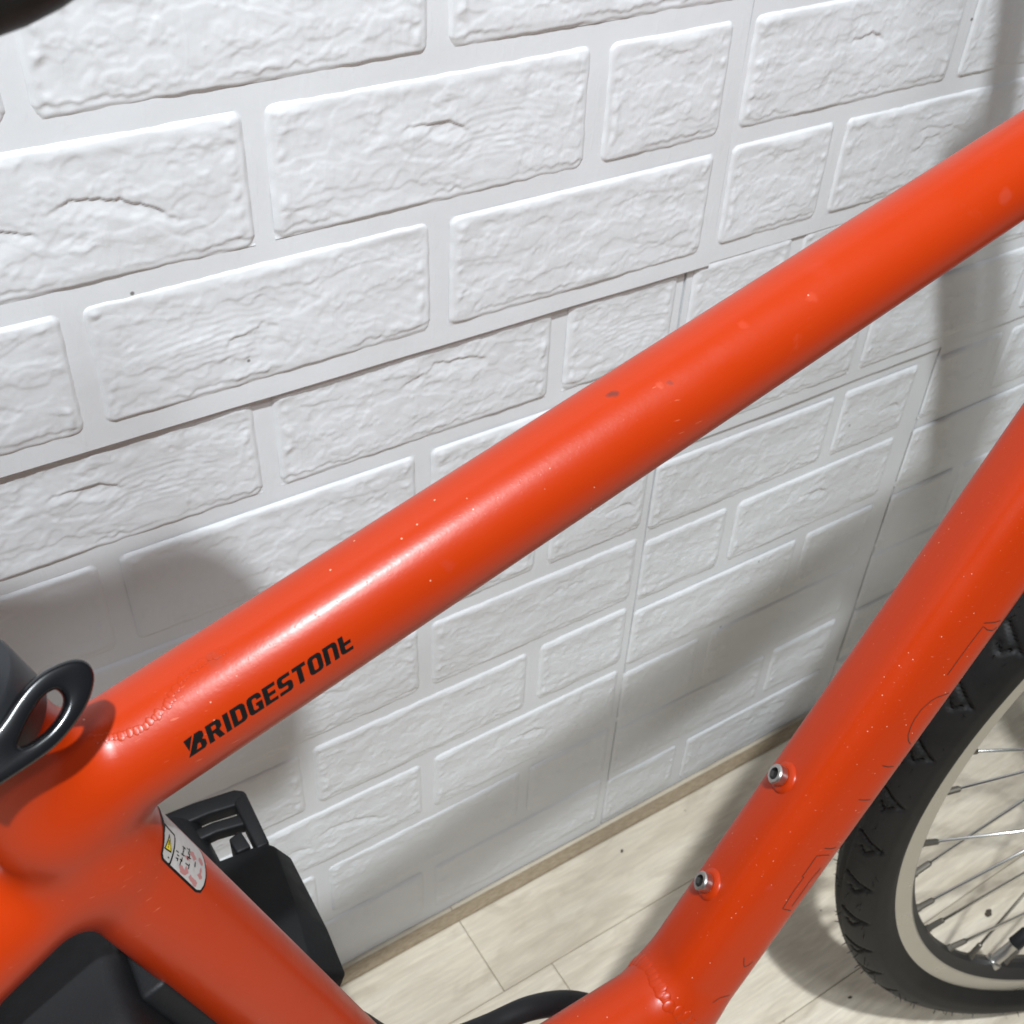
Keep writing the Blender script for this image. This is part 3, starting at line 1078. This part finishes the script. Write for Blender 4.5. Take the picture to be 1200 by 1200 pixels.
# lever with an eye-shaped loop, lying over the joint
LN = Vector((.10, -.72, .69)).normalized()
LC = Vector((.0064, -.2457, .6795))
lx = rt - rt.dot(LN) * LN
lx.normalize()
ly = LN.cross(lx)
outer_px = [(-30, 880), (0, 855), (25, 815), (47, 793), (70, 781), (88, 776), (101, 780), (108, 792), (107, 808), (100, 828), (86, 850), (67, 872), (46, 888), (25, 902), (0, 918), (-30, 940)]
hole_px = [(22, 872), (24, 866), (31, 850), (40, 833), (50, 818), (63, 809), (71, 810), (77, 818), (76, 828), (70, 840), (64, 848), (56, 857), (47, 864), (40, 869), (32, 873), (25, 875)]
CAMP = Vector((0, -.4402, .8904))


def to_lever(px, py):
    d = fw + rt * ((px - 600) / 1337.67) - upv * ((py - 600) / 1337.67)
    t = (LC - CAMP).dot(LN) / d.dot(LN)
    q = CAMP + d * t - LC
    return (q.dot(lx), q.dot(ly))


def smooth_loop(pts, it=2):
    for _ in range(it):
        out = []
        n = len(pts)
        for i in range(n):
            a, b = pts[i], pts[(i + 1) % n]
            out.append((a[0] * .75 + b[0] * .25, a[1] * .75 + b[1] * .25))
            out.append((a[0] * .25 + b[0] * .75, a[1] * .25 + b[1] * .75))
        pts = out
    return pts


# outline and hole in metres, measured on the lever's own plane
grow = lambda pts, k, c: [(c[0] + (x - c[0]) * k, c[1] + (y - c[1]) * k) for x, y in pts]
lever_outer = smooth_loop([to_lever(*q) for q in grow(outer_px, 1.075, (52, 845))], 2)
lever_hole = smooth_loop([to_lever(*q) for q in grow(hole_px, 1.04, (50, 842))], 2)
bm = bmesh.new()
prism_bm(bm, lever_outer, -.0062, 0, holes=[lever_hole], bevel=.0013)
Mlev = Matrix((lx, ly, LN)).transposed().to_4x4()
Mlev.translation = LC
bm.transform(Mlev)
link('clamp_lever', sharp(bm_mesh('clamp_lever', bm), R(50)), bike, M_GLOSS)

# saddle: nose forward
def saddle():
    prof = []      # x, half width, top z, thickness
    V, F = [], []
    nx, na = 44, 28
    for i in range(nx + 1):
        t = i / nx
        x = -.215 + .287 * t
        hw = .088 - .046 * sst(.22, .75, t)
        endt = min(t, 1 - t)
        hw *= math.sqrt(max(1 - (1 - min(endt / .13, 1)) ** 2, 0)) * .98 + .02
        top = .850 + .012 * sst(.5, 0, t) + .004 * sst(.8, 1, t) - .003 * (1 - math.sqrt(max(1 - (1 - min((1 - t) / .10, 1)) ** 2, 0)))
        th = (.033 - .003 * sst(.5, 1, t)) * (1 - .55 * (1 - math.sqrt(max(1 - (1 - min((1 - t) / .16, 1)) ** 2, 0))))
        for k in range(na):
            a = 2 * math.pi * k / na
            c_, s_ = math.cos(a), math.sin(a)
            e = 2 / 2.6
            yy = hw * math.copysign(abs(c_) ** e, c_)
            zz = .5 * th * math.copysign(abs(s_) ** e, s_)
            zz -= .010 * (yy / .08) ** 2
            z = top - .5 * th + zz
            V.append((x, plane_y(.82) + .016 + yy, z))
    for i in range(nx):
        for k in range(na):
            k2 = (k + 1) % na
            F.append((i * na + k, i * na + k2, (i + 1) * na + k2, (i + 1) * na + k))
    F.append(tuple(range(na))[::-1])
    F.append(tuple(nx * na + k for k in range(na)))
    s = link('saddle', mesh('saddle', V, F), bike, M_BLACK)
    for sg in (-1, 1):
        yb = plane_y(.82) + .016 + sg * .021
        v, f = sweep([(.0, yb - sg * .012, .838), (-.03, yb, .822), (-.09, yb, .818), (-.15, yb + sg * .01, .836)], .0035, 10)
        link('saddle_rail', mesh('saddle_rail', v, f), s, M_POST)


saddle()

# battery case behind the seat tube ---------------------------------------------
bax = Vector(Sax)
bside = Vector((0, -1, 0)) - Vector((0, -1, 0)).dot(bax) * bax
bside.normalize()
bback = bside.cross(bax)
if bback.x > 0: bback = -bback
Mb = Matrix((bback, bside, bax)).transposed().to_4x4()
Mb.translation = Vector(S2_)
def bbox_part(name, lo, hi, mat, parent, bev=.004):
    bm = bmesh.new()
    box_bm(bm, lo, hi, bevel=bev, seg=3, M=Mb)
    return link(name, sharp(bm_mesh(name, bm), R(30)), parent, mat)


bat = bbox_part('battery_case', (.050, -.036, -.28), (.110, .036, .030), M_GREY, bike, .006)
bbox_part('case_cap', (.022, -.026, -.02), (.085, .026, .060), M_BLACK, bat, .006)
bbox_part('case_rib', (.030, .020, -.20), (.046, .040, .012), M_BLACK, bat, .003)
bbox_part('case_cover', (.018, -.030, -.26), (.052, .034, -.004), M_GREY, bat, .005)
for kk in range(3):
    bbox_part('case_rib', (.052 + .016 * kk, .033, -.22), (.056 + .016 * kk, .0385, .022), M_BLACK, bat, .0012)
for kk in (.004, -.03):
    Vb, Fb = revolve([(0, .0042), (.002, .0042), (.0026, .0034), (.0026, 0)], Mb @ Vector((.036, .034, kk)), bside, 20)
    link('case_screw', sharp(mesh('case_screw', Vb, Fb)), bat, M_STEEL)
bbox_part('mounting_rail', (.0130, -.012, -.26), (.0220, .012, .052), M_BLACK, bat, .002)

# left crank and pedal --------------------------------------------------------------
PZ = .385
ped = bpy.data.objects.new('pedal', None)
COL.objects.link(ped)
ped.parent = bike
AX = .050


def part_prism(name, poly, z0, z1, mat, bev=.0015):
    bm = bmesh.new()
    prism_bm(bm, poly, z0, z1, bevel=bev)
    return link(name, sharp(bm_mesh(name, bm), R(40)), ped, mat)


def bx(name, lo, hi, mat, bev=.0015):
    bm = bmesh.new()
    box_bm(bm, lo, hi, bevel=bev, seg=2)
    return link(name, sharp(bm_mesh(name, bm), R(40)), ped, mat)


V, F = revolve([(-.186, 0), (-.186, .0105), (-.135, .0125), (-.100, .0155), (-.074, .0150), (-.068, .0120), (-.066, 0)],
               (AX, 0, PZ - .012), (0, 1, 0), 32)
link('pedal_barrel', sharp(mesh('pedal_barrel', V, F), R(40)), ped, M_BLACK)
part_prism('cage_end_bar', [(.010, -.0640), (.0480, -.0640), (.0650, -.0650), (.0860, -.0680), (.0905, -.0715), (.0895, -.0790), (.0690, -.0757), (.010, -.0740)], PZ - .009, PZ, M_BLACK)
part_prism('cage_cross_bar', [(.056, -.0805), (.0690, -.0805), (.0840, -.0832), (.0840, -.0905), (.0690, -.0875), (.056, -.0875)], PZ - .009, PZ - .001, M_BLACK)
part_prism('cage_side_bar', [(.0905, -.0720), (.0890, -.1080), (.0820, -.1080), (.0826, -.0760)], PZ - .010, PZ + .0006, M_BLACK)
part_prism('cage_side_bar', [(.0180, -.0720), (.0180, -.1080), (.0110, -.1080), (.0110, -.0720)], PZ - .010, PZ + .0006, M_BLACK)
part_prism('pedal_tab', [(.0725, -.1060), (.0720, -.0965), (.0790, -.0945), (.0800, -.1060)], PZ - .020, PZ + .0020, M_BLACK, .001)
# chunky inner block with a chamfered outer flank
bm = bmesh.new()
top = [(.012, -.1045), (.0600, -.1045), (.0870, -.1060), (.0905, -.1110), (.0862, -.1430), (.0800, -.1800), (.012, -.1800)]
mid = [(.010, -.1040), (.0600, -.1040), (.0890, -.1055), (.0975, -.1120), (.0965, -.1580), (.0940, -.1830), (.010, -.1830)]
low = [(.012, -.1045), (.0600, -.1045), (.0870, -.1060), (.0930, -.1120), (.0920, -.1580), (.0900, -.1820), (.012, -.1820)]
rings = [[bm.verts.new((x, y, z)) for x, y in pl] for pl, z in ((low, PZ - .028), (mid, PZ - .014), (top, PZ))]
for a, b in zip(rings[:-1], rings[1:]):
    for i in range(7):
        j = (i + 1) % 7
        bm.faces.new((a[i], a[j], b[j], b[i]))
bm.faces.new(rings[-1])
bm.faces.new(rings[0][::-1])
bmesh.ops.bevel(bm, geom=bm.edges[:], offset=.0012, segments=2, affect='EDGES', profile=.5)
link('pedal_block', sharp(bm_mesh('pedal_block', bm), R(40)), ped, M_GREY)
v, f = sweep([(AX, -.188, PZ - .012), (AX + .02, -.190, PZ - .055), (.115, -.196, .262), (BBP[0], -.198, BBP[2]), (BBP[0] + .008, -.198, BBP[2] - .018)], [.011, .0095, .0115, .016, .010], 18)
link('crank_arm', mesh('crank_arm', v, f), bike, M_BLACK)

# black hose hanging between seat tube and down tube on the far side
def spline(pts, rad, n=6):
    """Catmull-Rom points and radii through a control polyline"""
    P_ = [np.append(np.array(q, float), r) for q, r in zip(pts, rad)]
    P_ = [2 * P_[0] - P_[1]] + P_ + [2 * P_[-1] - P_[-2]]
    out = []
    for i in range(1, len(P_) - 2):
        a, b, c, d = P_[i - 1:i + 3]
        for k in range(n):
            t = k / n
            out.append(.5 * (2 * b + (c - a) * t + (2 * a - 5 * b + 4 * c - d) * t * t + (3 * b - a - 3 * c + d) * t ** 3))
    out.append(P_[-2])
    return [q[:3] for q in out], [float(q[3]) for q in out]


hose = spline([(.050, -.222, .474), (.068, -.220, .436), (.084, -.219, .400), (.100, -.218, .362), (.122, -.218, .334), (.150, -.218, .319), (.178, -.220, .313), (.203, -.223, .296), (.222, -.228, .272), (.235, -.24, .24)],
             [.0035, .0042, .0045, .0046, .0048, .0054, .0062, .0068, .0070, .007])
v, f = sweep(hose[0], hose[1], 20)
link('cable_sheath', mesh('cable_sheath', v, f), bike, M_BLACK)

# weld ring where the brace meets the down tube
lst = []
e1b, e2b = basis((brace_b - brace_a) / np.linalg.norm(brace_b - brace_a), (0, 0, 1))
tb = (brace_b - brace_a) / np.linalg.norm(brace_b - brace_a)
for k in range(17):
    a = math.radians(-70 + 200 * k / 16)
    n = math.cos(a) * e1b + math.sin(a) * e2b
    # march along the brace until the down tube is as near as the brace surface
    q = brace_a + .0205 * n
    for _ in range(300):
        if sdfs(q[None])[0][2] < .0015: break
        q = q + tb * .0006
    lst.append(q)
bead_row('weld_bead', lst, .0030, .0014, dt, 5, .20)

# handlebar stem, bar, grips (rise above the frame's head tube) -----------------------
hd = HEADP + .090 * HT
v, f = sweep([hd - .02 * HT, hd - .005 * HT, hd - .0045 * HT, hd + .14 * HT, hd + .165 * HT + np.array([.03, -.006, .0])], [.0205, .0205, .0155, .0150, .0145], 24)
stem = link('stem', mesh('stem', v, f), bike, M_POST)
hb = hd + .165 * HT + np.array([.03, -.006, .0])
fwd_s = np.array([math.cos(-.255), math.sin(-.255), 0])
lat = np.array([-math.sin(-.255), math.cos(-.255), 0])
pts = [hb + lat * y + np.array([0, 0, 1]) * .03 * min(abs(y) / .08, 1) - fwd_s * .09 * max(abs(y) - .10, 0) / .09 for y in np.linspace(-.19, .19, 25)]
v, f = sweep(pts, .0125, 18)
hbo = link('handlebar', mesh('handlebar', v, f), bike, M_POST)
for i0, i1 in ((0, 7), (17, 24)):
    v, f = sweep(pts[i0:i1 + 1], .0165, 18)
    link('grip', mesh('grip', v, f), hbo, M_BLACK)
# fork
crown = HEADP - .090 * HT
Nw = np.array([-.25202, -.96728, .02926])
v, f = sweep([HEADP - .07 * HT, crown], .0205, 24)
fk = link('fork_crown', mesh('fork_crown', v, f), bike, M_PAINT)
for sg in (-1, 1):
    v, f = sweep([crown + .014 * HT, crown + sg * Nw * .036 + .006 * HT, crown * .5 + AX_F * .5 + sg * Nw * .045 - fwd_s * .012, AX_F + sg * Nw * .052], [.013, .0135, .0125, .009], 18)
    link('fork_blade', mesh('fork_blade', v, f), bike, M_PAINT)


# wheels ------------------------------------------------------------------------------
def wheel_parts():
    """wheel in local coordinates: rolling direction X, axle Y (towards -Y = near side), up Z"""
    out = []
    RT, RB = .325, .2915
    # tyre: profile angle phi from rim edge over the tread, zig-zag grooves cut in
    NA, NP = 1500, 54
    wt, ht = .0185, (RT - RB) / 2 + .003
    Rm = RT - ht
    V = np.zeros((NA, NP, 3))
    phi = np.linspace(-2.42, 2.42, NP)
    NZ = 50
    for j, ph in enumerate(phi):
        a = np.linspace(0, 2 * np.pi, NA, endpoint=False)
        rr = Rm + ht * math.copysign(abs(math.cos(ph)) ** .92, math.cos(ph))
        y = wt * math.sin(ph)
        if abs(ph) > 1.7: y *= 1 - .30 * (abs(ph) - 1.7) / .72
        cut = np.zeros(NA)
        if abs(ph) < 1.30:
            u = (a * NZ / (2 * np.pi)) % 1.0
            v = abs(ph) / 1.30
            sgn = 1 if ph > 0 else -1
            # slanted groove from centre to shoulder, with a hook at the end
            c1 = (.22 + .36 * v + (.5 if sgn < 0 else 0)) % 1
            d1 = np.abs((u - c1 + .5) % 1 - .5)
            g1 = np.clip(1 - d1 / .045, 0, 1) * (1 if .12 < v < .82 else 0)
            c2 = (.66 - .75 * abs(v - .45) + (.5 if sgn < 0 else 0)) % 1
            d2 = np.abs((u - c2 + .5) % 1 - .5)
            g2 = np.clip(1 - d2 / .045, 0, 1) * (1 if .25 < v < .70 else 0)
            cut = .0024 * np.minimum(1, 1.6 * np.maximum(g1, g2))
            if v < .05: cut = np.maximum(cut, .0012)
        elif 1.30 <= abs(ph) < 1.42:
            rr += .0005
            y *= 1.012
        elif 1.72 < abs(ph) < 1.82:
            y *= 1.02
        nr, ny = math.cos(ph), math.sin(ph)
        V[:, j, 0] = (rr - cut * nr) * np.cos(a)
        V[:, j, 2] = (rr - cut * nr) * np.sin(a)
        V[:, j, 1] = y - cut * ny
    idx = np.arange(NA * NP).reshape(NA, NP)
    nxt = np.roll(idx, -1, 0)
    F = np.stack([idx[:, :-1], idx[:, 1:], nxt[:, 1:], nxt[:, :-1]], -1).reshape(-1, 4)
    out.append(('tyre', mesh('tyre', V.reshape(-1, 3).tolist(), F.tolist()), M_RUBBER))
    # rim
    prof = [(-.0095, .2935), (-.0112, .2925), (-.0115, .2905), (-.0112, .2812), (-.0104, .2800), (-.0085, .2788), (-.004, .2742), (0, .2730),
            (.004, .2742), (.0085, .2788), (.0104, .2800), (.0112, .2812), (.0115, .2905), (.0112, .2925), (.0095, .2935)]
    V, F = revolve(prof, (0, 0, 0), (0, 1, 0), 240)
    me = sharp(mesh('rim', V, F), R(28))
    me.materials.append(M_ALU)
    me.materials.append(M_BED)
    n = 240
    mi = [0] * len(me.polygons)
    for i in range(len(prof) - 1):
        if 4 <= i <= 9:
            for k in range(n): mi[i * n + k] = 1
    me.polygons.foreach_set('material_index', mi)
    out.append(('rim', me, None))
    # hub with a wide drum
    V, F = revolve([(-.055, 0), (-.055, .006), (-.040, .006), (-.038, .020), (-.030, .048), (-.027, .060), (-.0235, .060), (-.022, .053), (.022, .053),
                    (.0235, .060), (.027, .060), (.030, .048), (.038, .020), (.040, .006), (.055, .006), (.055, 0)], (0, 0, 0), (0, 1, 0), 72)
    out.append(('hub', sharp(mesh('hub', V, F), R(30)), M_GREY))
    # one spoke and one nipple of each slant; whiskers; valve
    for sl in (0, 1):
        sg = 1 if sl == 0 else -1
        # nipple on +X axis, spoke to tangent point on the flange
        rh = .0565
        al = math.acos(rh * .93 / .268)
        hx, hz = rh * math.cos(al * sg), rh * math.sin(al * sg)
        for side in (-1, 1):
            q = Vector((.2760, 0, 0))
            end = Vector((hx, side * .0252, hz))
            d = (end - q).normalized()
            v, f = sweep([q + d * .012, end], .00110, 8)
            out.append(('spoke_%d_%d' % (sl, side), mesh('spoke', v, f), M_SPOKE))
            v, f = sweep([q, q + d * .005, q + d * .0052, q + d * .0155, q + d * .0165], [.0026, .0026, .0021, .0019, .0012], 10)
            out.append(('nipple_%d_%d' % (sl, side), mesh('nipple', v, f, False), M_NIP))
    v, f = sweep([(.277, 0, 0), (.272, 0, 0), (.2718, 0, 0), (.262, 0, 0), (.260, 0, 0), (.250, 0, 0), (.2498, 0, 0), (.2400, 0, 0)],
                 [.006, .006, .0042, .0042, .0039, .0039, .0040, .0036], 14)
    out.append(('valve', sharp(mesh('valve', v, f), R(40)), M_STEEL))
    v, f = sweep([(.2515, 0, 0), (.2512, 0, 0), (.2380, 0, 0), (.2365, 0, 0)], [.0036, .0052, .0050, .0038], 14)
    out.append(('valve_cap', sharp(mesh('valve_cap', v, f), R(40)), M_BLACK))
    wr = random.Random(11)
    V, F = [], []
    for k in range(520):
        a = wr.uniform(0, 2 * math.pi)
        ph = wr.uniform(-1.1, 1.1)
        rr = Rm + ht * math.cos(ph) - .0004
        n = Vector((math.cos(ph) * math.cos(a), math.sin(ph), math.cos(ph) * math.sin(a)))
        b = Vector((rr * math.cos(a), wt * math.sin(ph), rr * math.sin(a)))
        tip = b + (n + Vector([wr.uniform(-.5, .5) for _ in range(3)])).normalized() * wr.uniform(.0012, .0048)
        e = n.orthogonal().normalized() * .00042
        e2 = n.cross(e)
        o = len(V)
        V += [b + e, b - e * .5 + e2 * .87, b - e * .5 - e2 * .87, tip + e * .5, tip - e * .25 + e2 * .43, tip - e * .25 - e2 * .43]
        F += [(o, o + 1, o + 4, o + 3), (o + 1, o + 2, o + 5, o + 4), (o + 2, o, o + 3, o + 5), (o + 3, o + 4, o + 5)]
    out.append(('rubber_whiskers', mesh('rubber_whiskers', V, F, False), M_RUBBER))
    return out


WP = wheel_parts()


def place_wheel(name, centre, ax_x, near_n, label):
    root = bpy.data.objects.new(name, None)
    COL.objects.link(root)
    root.parent = bike
    x = Vector(ax_x).normalized()
    y = -Vector(near_n).normalized()
    z = x.cross(y)
    M = Matrix((x, y, z)).transposed().to_4x4()
    M.translation = Vector(centre)
    root.matrix_local = M
    root['label'] = label
    d = {}
    for nm, me, mat in WP:
        if nm.startswith(('spoke_', 'nipple_', 'valve')): d[nm] = (me, mat); continue
        o = link(nm, me, root, mat)
        if nm == 'rubber_whiskers': o['kind'] = 'stuff'
    for j in range(20):
        for sl, base in ((0, 186.4), (1, 194.3)):
            ang = R(base + 18.0 * j)
            side = -1 if (j + sl) % 2 == 0 else 1
            for kind in ('spoke', 'nipple'):
                me, mat = d['%s_%d_%d' % (kind, sl, side)]
                o = link(kind, me, root, mat)
                o.rotation_euler = (0, -ang, 0)
    for nm in ('valve', 'valve_cap'):
        o = link(nm, d[nm][0], root, d[nm][1])
        o.rotation_euler = (0, -R(237.3), 0)
    return root


place_wheel('front_wheel', AX_F, (.96769, -.25213, 0), Nw, 'front wheel turned away from the wall, black tyre and silver rim')
place_wheel('rear_wheel', AX_R, (1, 0, 0), (0, -1, .095), 'rear wheel under the saddle')

# crumbs on the floor --------------------------------------------------------------------
def crumb(x, y, size, seed, label):
    rn = random.Random(seed)
    bm = bmesh.new()
    bmesh.ops.create_icosphere(bm, subdivisions=2, radius=1)
    for v in bm.verts:
        k = 1 + .45 * noise.noise(v.co * 1.7 + Vector((seed, 0, 0)))
        v.co = Vector((v.co.x * size * k * 1.3, v.co.y * size * k * .7, v.co.z * size * .5 * k))
    o = link('crumb', bm_mesh('crumb', bm, True), None, M_CRUMB)
    o.location = (x, y, size * .42)
    o.rotation_euler = (0, 0, rn.uniform(0, 3))
    tag(o, label, 'crumb', 'crumbs of dirt on the floor')


M_CRUMB = simple('dirt_crumb', (.07, .055, .04), .9)
CRUMBS = [(.6582, -.2366, .0034, 1, 'dark crumb on the floor seen between the front wheel spokes'),
          (.5003, -.2278, .0014, 2, 'tiny brown crumb on the floor left of the front tyre'),
          (.4216, -.0230, .0016, 3, 'small dark crumb on the floor near the beige wall edging')]
for c in CRUMBS: crumb(*c)
